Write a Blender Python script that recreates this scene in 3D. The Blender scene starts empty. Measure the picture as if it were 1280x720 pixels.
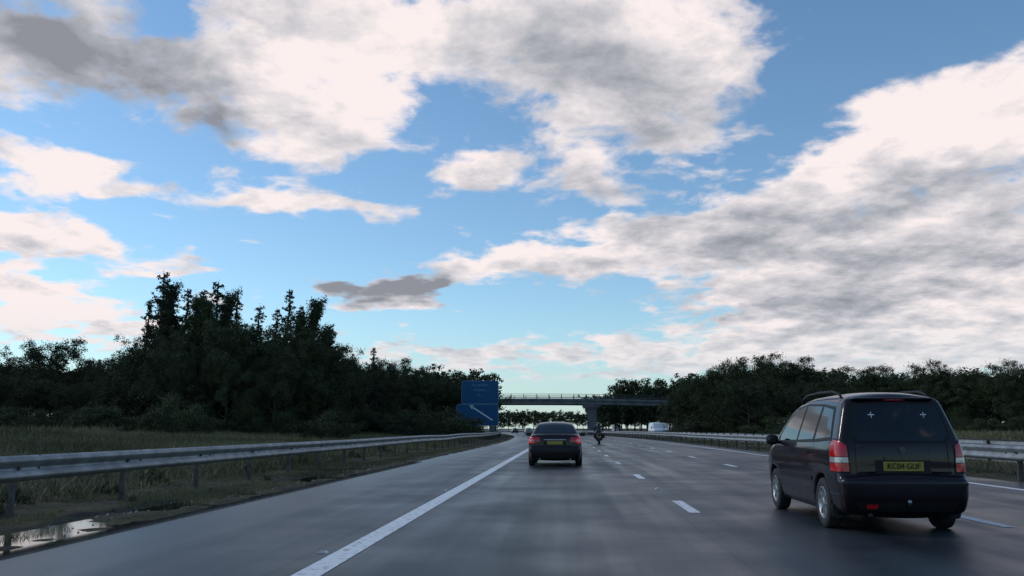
import bpy, math, random
import numpy as np
from mathutils import Vector, Matrix, geometry
from mathutils.bvhtree import BVHTree
random.seed(7); rng=np.random.default_rng(7)
scene=bpy.context.scene
H_CAM=1.22; F=1108.0; PITCH=math.radians(9.03); YAW=math.radians(3.37)
# ------------------------------------------------------------------ camera
cd=bpy.data.cameras.new("camera"); cam=bpy.data.objects.new("camera",cd)
scene.collection.objects.link(cam); scene.camera=cam
cd.sensor_width=36; cd.lens=F/1280*36; cd.clip_end=8000; cd.clip_start=0.05
cam.location=(0,0,H_CAM); cam.rotation_euler=(math.pi/2+PITCH,0,YAW)
CR=cam.rotation_euler.to_matrix()
def ray(px,py):
    return (CR@Vector(((px-640)/F,-(py-360)/F,-1))).normalized()
def at(px,py,Y):
    d=ray(px,py); k=Y/d.y
    return d.x*k, H_CAM+d.z*k
scene.view_settings.view_transform='Standard'
scene.view_settings.look='None'; scene.view_settings.exposure=0
# ------------------------------------------------------------------ helpers
def off(Y):
    Y=np.asarray(Y,dtype=float)
    a=np.clip(Y-60,0,260)
    return -(a*a)/2800.0-np.clip(Y-320,0,None)*(260/1400.0)
def link(o,parent=None):
    scene.collection.objects.link(o)
    if parent: o.parent=parent
    return o
def empty(name,loc=(0,0,0),rz=0):
    e=bpy.data.objects.new(name,None); e.location=loc; e.rotation_euler=(0,0,rz)
    e.empty_display_size=0.3; scene.collection.objects.link(e); return e
def mesh_np(name,V,Fc,mats=(),smooth=False,uv=None,midx=None,parent=None,attrs=None,obj=True):
    me=bpy.data.meshes.new(name)
    V=np.asarray(V,dtype=np.float32)
    if isinstance(Fc,np.ndarray):
        k=Fc.shape[1]; M=len(Fc)
        me.vertices.add(len(V)); me.vertices.foreach_set("co",V.ravel())
        me.loops.add(M*k); me.loops.foreach_set("vertex_index",Fc.astype(np.int32).ravel())
        me.polygons.add(M); me.polygons.foreach_set("loop_start",np.arange(0,M*k,k,dtype=np.int32))
        me.update(calc_edges=True)
    else:
        me.from_pydata([tuple(v) for v in V.tolist()],[],Fc)
    for m in mats: me.materials.append(m)
    if uv is not None:
        l=me.uv_layers.new(name="UVMap"); vi=np.empty(len(me.loops),dtype=np.int32)
        me.loops.foreach_get("vertex_index",vi)
        l.data.foreach_set("uv",np.asarray(uv,dtype=np.float32)[vi].ravel())
    if midx is not None: me.polygons.foreach_set("material_index",np.asarray(midx,dtype=np.int32))
    if attrs:
        for n,a in attrs.items():
            at_=me.attributes.new(n,'FLOAT','POINT'); at_.data.foreach_set("value",np.asarray(a,dtype=np.float32))
    if smooth: me.polygons.foreach_set("use_smooth",np.ones(len(me.polygons),dtype=bool))
    me.validate(); me.update()
    if not obj: return me
    return link(bpy.data.objects.new(name,me),parent)
_lat=rng.random((256,256))
def vnoise(x,y,s=1.0):
    x=np.asarray(x)/s; y=np.asarray(y)/s
    xi=np.floor(x).astype(int); yi=np.floor(y).astype(int); fx=x-xi; fy=y-yi
    fx=fx*fx*(3-2*fx); fy=fy*fy*(3-2*fy)
    g=lambda a,b:_lat[a%256,b%256]
    return (g(xi,yi)*(1-fx)+g(xi+1,yi)*fx)*(1-fy)+(g(xi,yi+1)*(1-fx)+g(xi+1,yi+1)*fx)*fy-0.5
# ------------------------------------------------------------------ materials
def N(nt,t,**k):
    n=nt.nodes.new(t)
    for a,b in k.items(): setattr(n,a,b)
    return n
def base_mat(name):
    m=bpy.data.materials.new(name); m.use_nodes=True
    nt=m.node_tree; return m,nt,nt.nodes["Principled BSDF"]
def mat(name,c1,c2=None,scale=5,rough=0.6,metal=0.0,bump=0.0,r2=None,coat=0.0,spec=0.5,emit=0):
    m,nt,p=base_mat(name)
    c2=c2 or tuple(x*0.7 for x in c1)
    tc=N(nt,'ShaderNodeTexCoord'); no=N(nt,'ShaderNodeTexNoise')
    no.inputs['Scale'].default_value=scale; no.inputs['Detail'].default_value=4
    nt.links.new(tc.outputs['Object'],no.inputs['Vector'])
    mx=N(nt,'ShaderNodeMix',data_type='RGBA')
    mr=N(nt,'ShaderNodeMapRange'); mr.inputs[1].default_value=0.35; mr.inputs[2].default_value=0.65
    nt.links.new(no.outputs['Fac'],mr.inputs[0]); nt.links.new(mr.outputs[0],mx.inputs[0])
    mx.inputs[6].default_value=(*c1,1); mx.inputs[7].default_value=(*c2,1)
    nt.links.new(mx.outputs[2],p.inputs['Base Color'])
    r2=rough*1.25 if r2 is None else r2
    rr=N(nt,'ShaderNodeMapRange'); rr.inputs[3].default_value=rough; rr.inputs[4].default_value=min(1,r2)
    nt.links.new(no.outputs['Fac'],rr.inputs[0]); nt.links.new(rr.outputs[0],p.inputs['Roughness'])
    p.inputs['Metallic'].default_value=metal
    p.inputs['Coat Weight'].default_value=coat; p.inputs['Coat Roughness'].default_value=0.05
    p.inputs['Specular IOR Level'].default_value=spec
    if emit:
        p.inputs['Emission Color'].default_value=(*c1,1); p.inputs['Emission Strength'].default_value=emit
    if bump:
        b=N(nt,'ShaderNodeBump'); b.inputs['Strength'].default_value=bump; b.inputs['Distance'].default_value=0.02
        nt.links.new(no.outputs['Fac'],b.inputs['Height']); nt.links.new(b.outputs[0],p.inputs['Normal'])
    return m
def m_asphalt():
    m,nt,p=base_mat("asphalt"); L=nt.links.new
    uv=N(nt,'ShaderNodeUVMap'); uv.uv_map="UVMap"
    sx=N(nt,'ShaderNodeSeparateXYZ'); L(uv.outputs[0],sx.inputs[0])
    mp=N(nt,'ShaderNodeMapping'); mp.inputs['Scale'].default_value=(1.6,0.05,1); L(uv.outputs[0],mp.inputs[0])
    n1=N(nt,'ShaderNodeTexNoise'); n1.inputs['Scale'].default_value=1.0; n1.inputs['Detail'].default_value=4; L(mp.outputs[0],n1.inputs[0])
    n2=N(nt,'ShaderNodeTexNoise'); n2.inputs['Scale'].default_value=60; n2.inputs['Detail'].default_value=3; L(uv.outputs[0],n2.inputs[0])
    n3=N(nt,'ShaderNodeTexNoise'); n3.inputs['Scale'].default_value=0.5; n3.inputs['Detail'].default_value=7; L(uv.outputs[0],n3.inputs[0])
    a=N(nt,'ShaderNodeMath',operation='ADD'); L(n1.outputs[0],a.inputs[0]); L(n3.outputs[0],a.inputs[1])
    mr=N(nt,'ShaderNodeMapRange'); mr.inputs[1].default_value=0.75; mr.inputs[2].default_value=1.25; L(a.outputs[0],mr.inputs[0])
    mx=N(nt,'ShaderNodeMix',data_type='RGBA'); L(mr.outputs[0],mx.inputs[0])
    mx.inputs[6].default_value=(0.017,0.022,0.026,1); mx.inputs[7].default_value=(0.036,0.044,0.049,1)
    def seam(x0,w):
        s=N(nt,'ShaderNodeMath',operation='SUBTRACT'); s.inputs[1].default_value=x0
        wv=N(nt,'ShaderNodeMath',operation='MULTIPLY_ADD'); wv.inputs[1].default_value=0.03; L(n3.outputs[0],wv.inputs[0]); L(sx.outputs[0],wv.inputs[2])
        L(wv.outputs[0],s.inputs[0])
        ab=N(nt,'ShaderNodeMath',operation='ABSOLUTE'); L(s.outputs[0],ab.inputs[0])
        r=N(nt,'ShaderNodeMapRange'); r.interpolation_type='SMOOTHSTEP'; r.inputs[1].default_value=0; r.inputs[2].default_value=w; r.inputs[3].default_value=1; r.inputs[4].default_value=0; L(ab.outputs[0],r.inputs[0]); return r.outputs[0]
    prev=mx.outputs[2]
    for x0,w,s_ in ((-2.52,0.05,0.7),(1.65,0.04,0.6),(5.9,0.05,0.6),(-0.1,0.7,0.5),(3.8,0.8,0.45),(7.5,0.8,0.4)):
        f=N(nt,'ShaderNodeMath',operation='MULTIPLY'); f.inputs[1].default_value=s_; L(seam(x0,w),f.inputs[0])
        m2=N(nt,'ShaderNodeMix',data_type='RGBA'); L(f.outputs[0],m2.inputs[0]); L(prev,m2.inputs[6]); m2.inputs[7].default_value=(0.008,0.009,0.010,1); prev=m2.outputs[2]
    sh=N(nt,'ShaderNodeMapRange'); sh.inputs[1].default_value=-2.50; sh.inputs[2].default_value=-2.54; sh.inputs[3].default_value=1.0; sh.inputs[4].default_value=1.5; L(sx.outputs[0],sh.inputs[0])
    shm=N(nt,'ShaderNodeVectorMath',operation='SCALE'); L(prev,shm.inputs[0]); L(sh.outputs[0],shm.inputs['Scale'])
    sp=N(nt,'ShaderNodeMix',data_type='RGBA',blend_type='MULTIPLY'); sp.inputs[0].default_value=1
    r3=N(nt,'ShaderNodeMapRange'); r3.inputs[1].default_value=.3; r3.inputs[2].default_value=.7; r3.inputs[3].default_value=.5; r3.inputs[4].default_value=1.5; L(n2.outputs[0],r3.inputs[0])
    L(shm.outputs[0],sp.inputs[6]); L(r3.outputs[0],sp.inputs[7]); L(sp.outputs[2],p.inputs['Base Color'])
    we=N(nt,'ShaderNodeMapRange'); we.inputs[1].default_value=-5.4; we.inputs[2].default_value=-3.6; we.inputs[3].default_value=0.9; we.inputs[4].default_value=0; L(sx.outputs[0],we.inputs[0])
    w2=N(nt,'ShaderNodeMath',operation='MULTIPLY'); L(we.outputs[0],w2.inputs[0]); L(mr.outputs[0],w2.inputs[1])
    rr=N(nt,'ShaderNodeMapRange'); rr.inputs[3].default_value=0.32; rr.inputs[4].default_value=0.55; L(mr.outputs[0],rr.inputs[0])
    rs=N(nt,'ShaderNodeMath',operation='MULTIPLY_ADD'); rs.inputs[1].default_value=-0.3; L(w2.outputs[0],rs.inputs[0]); L(rr.outputs[0],rs.inputs[2])
    L(rs.outputs[0],p.inputs['Roughness']); p.inputs['Specular IOR Level'].default_value=.35
    b=N(nt,'ShaderNodeBump'); b.inputs['Strength'].default_value=0.4; b.inputs['Distance'].default_value=0.005
    L(n2.outputs[0],b.inputs['Height']); L(b.outputs[0],p.inputs['Normal'])
    return m
def m_ground():
    m,nt,p=base_mat("verge_soil_grass"); L=nt.links.new
    tc=N(nt,'ShaderNodeTexCoord')
    n1=N(nt,'ShaderNodeTexNoise'); n1.inputs['Scale'].default_value=0.9; n1.inputs['Detail'].default_value=6; L(tc.outputs['Object'],n1.inputs[0])
    n2=N(nt,'ShaderNodeTexNoise'); n2.inputs['Scale'].default_value=14; n2.inputs['Detail'].default_value=6; L(tc.outputs['Object'],n2.inputs[0])
    cr=N(nt,'ShaderNodeValToRGB'); e=cr.color_ramp.elements
    e[0].position=.35; e[0].color=(0.024,0.018,0.012,1); e[1].position=.65; e[1].color=(0.050,0.056,0.021,1)
    x=e.new(.48); x.color=(0.052,0.042,0.021,1); L(n1.outputs[0],cr.inputs[0])
    mx=N(nt,'ShaderNodeMix',data_type='RGBA',blend_type='MULTIPLY'); mx.inputs[0].default_value=1
    r=N(nt,'ShaderNodeMapRange'); r.inputs[1].default_value=.3; r.inputs[2].default_value=.7; r.inputs[3].default_value=.3; r.inputs[4].default_value=1.6; L(n2.outputs[0],r.inputs[0])
    L(cr.outputs[0],mx.inputs[6]); L(r.outputs[0],mx.inputs[7]); L(mx.outputs[2],p.inputs['Base Color'])
    p.inputs['Roughness'].default_value=.9; p.inputs['Specular IOR Level'].default_value=.2
    b=N(nt,'ShaderNodeBump'); b.inputs['Strength'].default_value=1; b.inputs['Distance'].default_value=.06; L(n2.outputs[0],b.inputs['Height']); L(b.outputs[0],p.inputs['Normal'])
    return m
def m_leaf(name,dark,light,rnd=.35):
    m,nt,p=base_mat(name); L=nt.links.new
    a=N(nt,'ShaderNodeAttribute'); a.attribute_name="shade"
    oi=N(nt,'ShaderNodeObjectInfo')
    s=N(nt,'ShaderNodeMath',operation='MULTIPLY_ADD'); s.inputs[1].default_value=rnd; L(oi.outputs['Random'],s.inputs[0]); L(a.outputs['Fac'],s.inputs[2])
    mx=N(nt,'ShaderNodeMix',data_type='RGBA'); L(s.outputs[0],mx.inputs[0])
    mx.inputs[6].default_value=(*dark,1); mx.inputs[7].default_value=(*light,1)
    L(mx.outputs[2],p.inputs['Base Color']); p.inputs['Roughness'].default_value=.75; p.inputs['Specular IOR Level'].default_value=.15
    return m
def m_paint_line():
    m,nt,p=base_mat("road_marking_paint"); L=nt.links.new
    uv=N(nt,'ShaderNodeUVMap'); uv.uv_map="UVMap"
    n=N(nt,'ShaderNodeTexNoise'); n.inputs['Scale'].default_value=11; n.inputs['Detail'].default_value=6; L(uv.outputs[0],n.inputs[0])
    cr=N(nt,'ShaderNodeValToRGB'); e=cr.color_ramp.elements; e[0].position=.30; e[0].color=(.22,.22,.21,1); e[1].position=.47; e[1].color=(.76,.76,.75,1)
    L(n.outputs[0],cr.inputs[0]); L(cr.outputs[0],p.inputs['Base Color']); p.inputs['Roughness'].default_value=.55
    return m
M_ASPH=m_asphalt(); M_GND=m_ground(); M_LINE=m_paint_line()
M_GALV=mat("galvanised_steel",(.34,.35,.36),(.22,.22,.22),3,.45,.75,0,.6)
M_POST=mat("weathered_post_steel",(.13,.12,.11),(.07,.06,.05),6,.6,.5)
M_CONC=mat("bridge_concrete",(.22,.215,.205),(.13,.13,.125),.6,.85,0,.3)
M_BARK=mat("bark",(.06,.05,.04),(.03,.024,.02),6,.9)
M_LEAF=m_leaf("leaf_green",(.018,.026,.014),(.072,.088,.038))
M_LEAFD=m_leaf("leaf_dark_conifer",(.012,.018,.012),(.042,.054,.029))
M_GRASS=m_leaf("dry_grass",(.062,.062,.028),(.23,.20,.10),.1)
M_WATER=mat("puddle_water",(.02,.018,.015),(.015,.014,.012),2,.03,0,0,.06)
M_RUB=mat("black_rubber",(.018,.018,.018),(.028,.027,.026),9,.75)
M_BLK=mat("black_plastic",(.010,.010,.010),(.015,.015,.015),9,.5,spec=.25)
M_GLASS=mat("tinted_glass",(.006,.010,.012),(.009,.013,.015),2,.04,0,0,.06,spec=.45)
M_ALLOY=mat("alloy_rim",(.42,.42,.43),(.30,.30,.31),8,.35,.8)
M_RED=mat("tail_lamp_red",(.60,.012,.02),(.45,.008,.012),30,.12,0,0,.2,coat=.4)
M_REDLIT=mat("tail_lamp_red_lit",(.8,.02,.02),(.6,.012,.012),30,.12,coat=.4,emit=.2)
M_CLR=mat("clear_lamp",(.55,.52,.50),(.4,.38,.38),40,.12,.2,coat=.6)
M_YEL=mat("yellow_plate",(.36,.27,.035),(.30,.22,.025),6,.45)
M_WHT=mat("white_vinyl",(.75,.75,.75),(.65,.65,.65),6,.5)
M_PLUM=mat("plum_car_paint",(.012,.004,.008),(.009,.005,.007),2,.35,0,coat=.6,spec=.12)
M_DKGR=mat("dark_maroon_car_paint",(.018,.008,.009),(.012,.006,.007),2,.35,0,coat=.5,spec=.15)
M_CHAR=mat("charcoal_car_paint",(.020,.021,.024),(.015,.016,.018),2,.3,.1,coat=.5)
M_SILV=mat("silver_car_paint",(.45,.46,.48),(.4,.41,.43),2,.35,.3,coat=.5)
M_WCAR=mat("white_car_paint",(.82,.83,.84),(.78,.79,.80),2,.4,0,coat=.5)
M_BLUE=mat("sign_blue",(.008,.085,.20),(.006,.07,.17),1.5,.5,spec=.3)
M_LEG=mat("sign_legend_faded",(.20,.30,.42),(.16,.26,.38),3,.5)
# ------------------------------------------------------------------ terrain
LT=[-3000,-400,-60,-26,-16,-10,-8,-6.6,-6.0,-5.75,-5.5,-5.2,10.15,10.4,10.8,13.3,16.0,16.4,16.6,29.3,29.6,30.2,33,45,80,400,3000]
ZT=[2.0,2.0,1.2,.85,.35,.03,-.03,-.02,.015,.02,-.01,-.05,-.05,-.05,.03,.08,.03,.0,-.05,-.05,.0,.03,.2,.9,1.2,2,2]
def terr(lat,Y):
    z=np.interp(lat,LT,ZT)
    lat=np.asarray(lat,dtype=float)
    out=np.clip((-5.4-lat)/.5,0,1)+np.clip((lat-10.4)/.4,0,1)*np.clip((16.4-lat)/.4,0,1)+np.clip((lat-29.5)/1,0,1)
    n=vnoise(lat,Y,.9)*.08+vnoise(lat+31,Y+7,.35)*.045+vnoise(lat+9,Y+3,6)*.25*np.clip((np.abs(lat-2)-12)/10,0,1)
    return z+out*n
def terr_xy(X,Y): return float(terr(X-float(off(Y)),Y))
lats=np.unique(np.concatenate([[-3000,-1500,-700,-400,-250,-160],np.arange(-120,-30,6),np.arange(-30,-10,1),np.arange(-10,-7,.25),np.arange(-7,-5,.1),np.arange(-5,10,2.5),np.arange(10,17,.3),np.arange(17,29,3),np.arange(29,34,.6),np.arange(34,60,3),[70,90,120,180,300,600,1200,3000]]))
ys=np.concatenate([np.arange(-60,0,6),np.arange(0,30,.18),np.arange(30,60,.6),np.arange(60,150,2),np.arange(150,400,8),np.geomspace(400,4500,24)])
LA,YY=np.meshgrid(lats,ys)
V=np.stack([LA+off(YY),YY,terr(LA,YY)],-1).reshape(-1,3)
def gridf(ny,nx):
    i=np.arange(ny-1)[:,None]*nx+np.arange(nx-1)[None,:]
    return np.stack([i,i+1,i+nx+1,i+nx],-1).reshape(-1,4)
mesh_np("ground",V,gridf(len(ys),len(lats)),[M_GND],True)
def strip(name,l0,l1,z,m,y0=-60,y1=4000,nx=2,parent=None):
    y=np.concatenate([np.arange(y0,min(y1,400),4.0),np.geomspace(400,y1,14) if y1>400 else [y1]])
    l=np.linspace(l0,l1,nx); A,B=np.meshgrid(l,y)
    V=np.stack([A+off(B),B,np.full(A.shape,z)],-1).reshape(-1,3)
    return mesh_np(name,V,gridf(len(y),nx),[m],False,uv=np.stack([A,B],-1).reshape(-1,2),parent=parent)
strip("motorway_road",-5.95,10.45,0,M_ASPH,nx=8)
strip("motorway_road",16.4,29.6,0,M_ASPH,nx=6)
marks=empty("road_markings")
def quads(name,items,z,m,parent):
    V=[];Fc=[];U=[]
    for (l0,l1,a,b) in items:
        n=max(1,int((b-a)/5)); 
        for k in range(n):
            p=a+(b-a)*k/n;q=a+(b-a)*(k+1)/n; i=len(V)
            for (l,y) in ((l0,p),(l1,p),(l1,q),(l0,q)):
                V.append((l+float(off(y)),y,z)); U.append((l,y))
            Fc.append([i,i+1,i+2,i+3])
    return mesh_np(name,V,np.array(Fc),[m],uv=U,parent=parent)
E0=.125
it=[(-2.18-E0,-2.18+E0,-40,900),(9.21-.1,9.21+.1,-40,900),(17.6,17.8,-40,900),(28.0,28.2,-40,900)]
it+=[(1.90-.085,1.90+.085,13.5+9*k,15.7+9*k) for k in range(-5,70)]
it+=[(5.55-.085,5.55+.085,11.8+9*k,13.9+9*k) for k in range(-5,70)]
it+=[(21.2-.07,21.2+.07,12+9*k,14+9*k) for k in range(-5,70)]+[(24.7-.07,24.7+.07,12+9*k,14+9*k) for k in range(-5,70)]
quads("painted_lines",it,.005,M_LINE,marks)
def box(cx,cy,cz,sx,sy,sz,ch=0.0):
    V=[];
    for z,k in ((-1,0),(1,1)):
        c=ch*k
        for x,y in ((-1,-1),(1,-1),(1,1),(-1,1)):
            V.append((cx+x*(sx/2-c),cy+y*(sy/2-c),cz+z*sz/2))
    return V,[[3,2,1,0],[4,5,6,7],[0,1,5,4],[1,2,6,5],[2,3,7,6],[3,0,4,7]]
def joinb(name,parts,mats,parent=None,smooth=False,midx=None):
    V=[];Fc=[];mi=[]
    for k,(v,f) in enumerate(parts):
        n=len(V); V+=list(v); Fc+=[[a+n for a in q] for q in f]; mi+=[(midx[k] if midx else 0)]*len(f)
    return mesh_np(name,V,Fc,mats,smooth,midx=mi,parent=parent)
ps=[]
for k in range(0,40):
    y=9.0+9*k
    ps.append(box(-2.42+float(off(y)),y,.012,.10,.10,.02,.02))
    y2=9.8+18*(k//2)+9
    if k%2==0: ps.append(box(1.9+float(off(y2)),y2,.012,.10,.10,.02,.02))
joinb("road_studs",ps,[M_CLR],marks)
yy=np.arange(4,34,.5); ll=np.linspace(-6.5,-5.3,8); A,B=np.meshgrid(ll,yy)
mesh_np("puddle",np.stack([A,B,np.full(A.shape,.004)],-1).reshape(-1,3),gridf(len(yy),8),[M_WATER])
parts=[]
rs=random.Random(5)
for i in range(420):
    y=rs.uniform(6,45); l=-5.75-abs(rs.gauss(0,.7)); s=rs.uniform(.012,.045)
    v=[]
    for a in range(5): v.append((l+s*math.cos(a*1.257)*rs.uniform(.7,1.2),y+s*math.sin(a*1.257)*rs.uniform(.7,1.2),float(terr(l,y))-.005))
    v.append((l,y,float(terr(l,y))+s*.8)); parts.append((v,[[a,(a+1)%5,5] for a in range(5)]))
joinb("verge_stones",parts,[M_CONC])
# ------------------------------------------------------------------ guardrails
def guardrail(lat,side,y0=-30,y1=700):
    root=empty("guardrail")
    P=[(0,.85),(.02,.843),(.082,.80),(.088,.765),(.015,.69),(.0,.667),(.015,.645),(.085,.57),(.078,.535),(.02,.492),(0,.485)]
    y=np.concatenate([np.arange(y0,120,1.6),np.arange(120,y1,6)])
    V=[]
    for yv in y:
        wob=float(vnoise(yv,lat,7))*.05; wz=float(vnoise(yv+50,lat,9))*.05
        for d,z in P: V.append((lat+float(off(yv))+side*(d+.06)+wob,yv,z+wz))
    mesh_np("w_beam",V,gridf(len(y),len(P)),[M_GALV],False,parent=root)
    parts=[]
    for yv in np.arange(y0+.85,min(y1,400),3.2):
        o=float(off(yv)); 
        parts.append(box(lat+o,yv,.33,.10,.008,1.0)); parts.append(box(lat+o-.05,yv+.025,.33,.006,.05,1.0)); parts.append(box(lat+o+.05,yv-.025,.33,.006,.05,1.0))
        parts.append(box(lat+o+side*.075,yv,.667,.05,.05,.05)) 
        parts.append(box(lat+o+side*.07,yv+.5,.667,.012,.03,.35))
    joinb("posts",parts,[M_POST],root)
guardrail(-7.85,1); guardrail(10.75,-1); guardrail(15.9,1)
# ------------------------------------------------------------------ bridge
BY=190
def bridge():
    root=empty("motorway_overbridge")
    x0,zt0=at(560,499,BY); x1,zt1=at(900,505,BY)
    x0-=25; x1+=8
    def slab(y0,y1,top,h,n=24,xx0=x0,xx1=x1):
        V=[]
        for i in range(n+1):
            t=i/n; x=xx0+(xx1-xx0)*t; z=zt0+.5+( -2.1*max(0,t-.45)**2*2.0) 
            for (y,zz) in ((y0,z+top-h),(y1,z+top-h),(y1,z+top),(y0,z+top)): V.append((x,y,zz))
        Fc=[[3,2,1,0]]
        for i in range(n):
            a=i*4;b=a+4
            for j in range(4): Fc.append([a+j,a+(j+1)%4,b+(j+1)%4,b+j])
        Fc.append([n*4,n*4+1,n*4+2,n*4+3]); return V,Fc
    joinb("deck",[slab(BY,BY+10,-.55,1.0),slab(BY-.35,BY-.003,-.35,.45),slab(BY+10.003,BY+10.35,-.35,.45)],[M_CONC],root)
    rails=[]
    for yb in (BY-.2,BY+10.2):
        for tp in (.62,.25,-.02): rails.append(slab(yb-.04,yb+.04,tp,.09))
    joinb("parapet_rails",rails,[M_POST],root)
    posts=[]
    for i in range(34):
        t=(i+.5)/34; x=x0+(x1-x0)*t; z=zt0+.5-2.1*max(0,t-.45)**2*2
        for yb in (BY-.2,BY+10.2): posts.append(box(x,yb,z+.1,.14,.06,.95))
    joinb("parapet_posts",posts,[M_POST],root)
    piers=[]
    for lat,w in ((11.9,1.8),(30.6,1.4),(-9.6,1.0)):
        xx=lat+float(off(BY))
        t=(xx-x0)/(x1-x0); zt=zt0+.5-2.1*max(0,t-.45)**2*2-1.56
        for yc in (BY+1.8,BY+8.2):
            V,Fc=box(xx,yc,zt/2-.5,w,1.6,zt+1-.9); piers.append((V,Fc))
        V=[]
        for z,k in ((zt-.95+.003,0.0),(zt-.35,.5),(zt,.5)):
            for sx,sy in ((-1,-1),(1,-1),(1,1),(-1,1)): V.append((xx+sx*(w/2+.1+k*1.6),BY+5+sy*(4.2+k),z))
        Fc=[[3,2,1,0],[8,9,10,11]]
        for a in (0,4):
            for j in range(4): Fc.append([a+j,a+(j+1)%4,a+4+(j+1)%4,a+4+j])
        piers.append((V,Fc))
    joinb("piers",piers,[M_CONC],root)
    joinb("abutments",[box(x1-1.5,BY+5,2,3,11,4.6),box(x0+1.5,BY+5,2,3,11,6)],[M_CONC],root)
bridge()
# ------------------------------------------------------------------ sign
def text(s,size,loc,m,parent,rot=(math.pi/2,0,0),name="legend",ext=.004,align='CENTER'):
    c=bpy.data.curves.new(name,'FONT'); c.body=s; c.size=size; c.extrude=ext; c.align_x=align; c.align_y='CENTER'
    c.materials.append(m); o=bpy.data.objects.new(name,c); o.location=loc; o.rotation_euler=rot; link(o,parent); return o
def roundrect(cx,cz,w,h,r,n=6):
    P=[]
    for (sx,sz,a0) in ((1,1,0),(-1,1,90),(-1,-1,180),(1,-1,270)):
        for k in range(n+1):
            a=math.radians(a0+90*k/n); P.append((cx+sx*(w/2-r)+r*math.cos(a)*1.0,cz+sz*(h/2-r)+r*math.sin(a)))
    return P
def plate(name,P,y0,y1,m,parent):
    n=len(P); V=[(x,y0,z) for x,z in P]+[(x,y1,z) for x,z in P]
    Fc=[list(range(n)),list(range(n,2*n))[::-1]]+[[i,(i+1)%n,n+(i+1)%n,n+i] for i in range(n)]
    return mesh_np(name,V,Fc,[m],parent=parent)
def sign():
    SY=118; xl,zt=at(577,476,SY); xr,zb=at(623,532,SY); xl2,zm=at(571,505,SY)
    root=empty("motorway_direction_sign",((xl+xr)/2,SY,0))
    cx=(xl+xr)/2; w=xr-xl
    plate("upper_panel_border",roundrect(0,(zt+zm)/2,w,zt-zm,.18),0,.06,M_LEG,root)
    plate("upper_panel",roundrect(0,(zt+zm)/2,w-.10,zt-zm-.10,.14),-.012,-.003,M_BLUE,root)
    w2=xr-xl2; c2=(xr+xl2)/2-cx
    plate("lower_panel_border",roundrect(c2,(zm+zb)/2-.01,w2,zm-zb-.03,.18),0,.06,M_LEG,root)
    plate("lower_panel",roundrect(c2,(zm+zb)/2-.01,w2-.10,zm-zb-.13,.14),-.012,-.003,M_BLUE,root)
    text("The NORTH",.42,(0,-.02,zt-.6),M_LEG,root); text("Wickham",.42,(0,-.02,zt-1.25),M_LEG,root)
    text("M 3",.42,(0,-.02,zt-1.95),M_LEG,root)
    def bar(x0,z0,x1,z1,w):
        d=Vector((x1-x0,z1-z0)).normalized(); n=Vector((-d.y,d.x))*w/2
        return [(x0-n.x,z0-n.y),(x1-n.x,z1-n.y),(x1+n.x,z1+n.y),(x0+n.x,z0+n.y)]
    plate("arrow_shaft",bar(-1.1,zm-.35,1.7,zb+.7,.16),-.03,-.016,M_WHT,root)
    plate("arrow_head",[(-1.4,zm-.2),(-1.05,zm-.7),(-.85,zm-.17)],-.03,-.017,M_WHT,root)
    text("A 32",.36,(-.9,-.02,zb+.6),M_LEG,root)
    joinb("support_posts",[box(x,.13,zt/2-.3,.16,.12,zt+.6) for x in (-w*.3,w*.3)],[M_POST],root)
sign()
# ------------------------------------------------------------------ trees
def tube_np(pts,rad,seg=6):
    pts=[Vector(p) for p in pts]; V=[];Fc=[]
    for i,p in enumerate(pts):
        d=(pts[min(i+1,len(pts)-1)]-pts[max(i-1,0)]).normalized()
        a=d.orthogonal().normalized(); b=d.cross(a)
        for k in range(seg):
            t=2*math.pi*k/seg; V.append(tuple(p+(a*math.cos(t)+b*math.sin(t))*rad[i]))
    for i in range(len(pts)-1):
        for k in range(seg): Fc.append([i*seg+k,i*seg+(k+1)%seg,(i+1)*seg+(k+1)%seg,(i+1)*seg+k])
    return V,Fc
def leaves(centres,radii,counts,size,r):
    C=np.repeat(centres,counts,axis=0); R=np.repeat(radii,counts,axis=0)
    n=len(C); d=r.normal(size=(n,3)); d/=np.linalg.norm(d,axis=1)[:,None]
    rr=r.random(n)**.5
    pos=C+d*R*rr[:,None]*(1+.25*r.normal(size=n))[:,None]
    sh=np.repeat(r.random(len(centres)),counts)*.6+r.random(n)*.2
    nrm=r.normal(size=(n,3))+d*.6+np.array([0,0,.5]); nrm/=np.linalg.norm(nrm,axis=1)[:,None]
    t=np.cross(nrm,r.normal(size=(n,3))); t/=np.linalg.norm(t,axis=1)[:,None]; b=np.cross(nrm,t)
    s=size*(.6+.8*r.random(n))[:,None]
    V=np.stack([pos-t*s,pos-b*s*.6,pos+t*s,pos+b*s*.6],1).reshape(-1,3)
    F4=np.arange(n*4).reshape(-1,4)
    return V,F4,np.repeat(sh,4)
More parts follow.
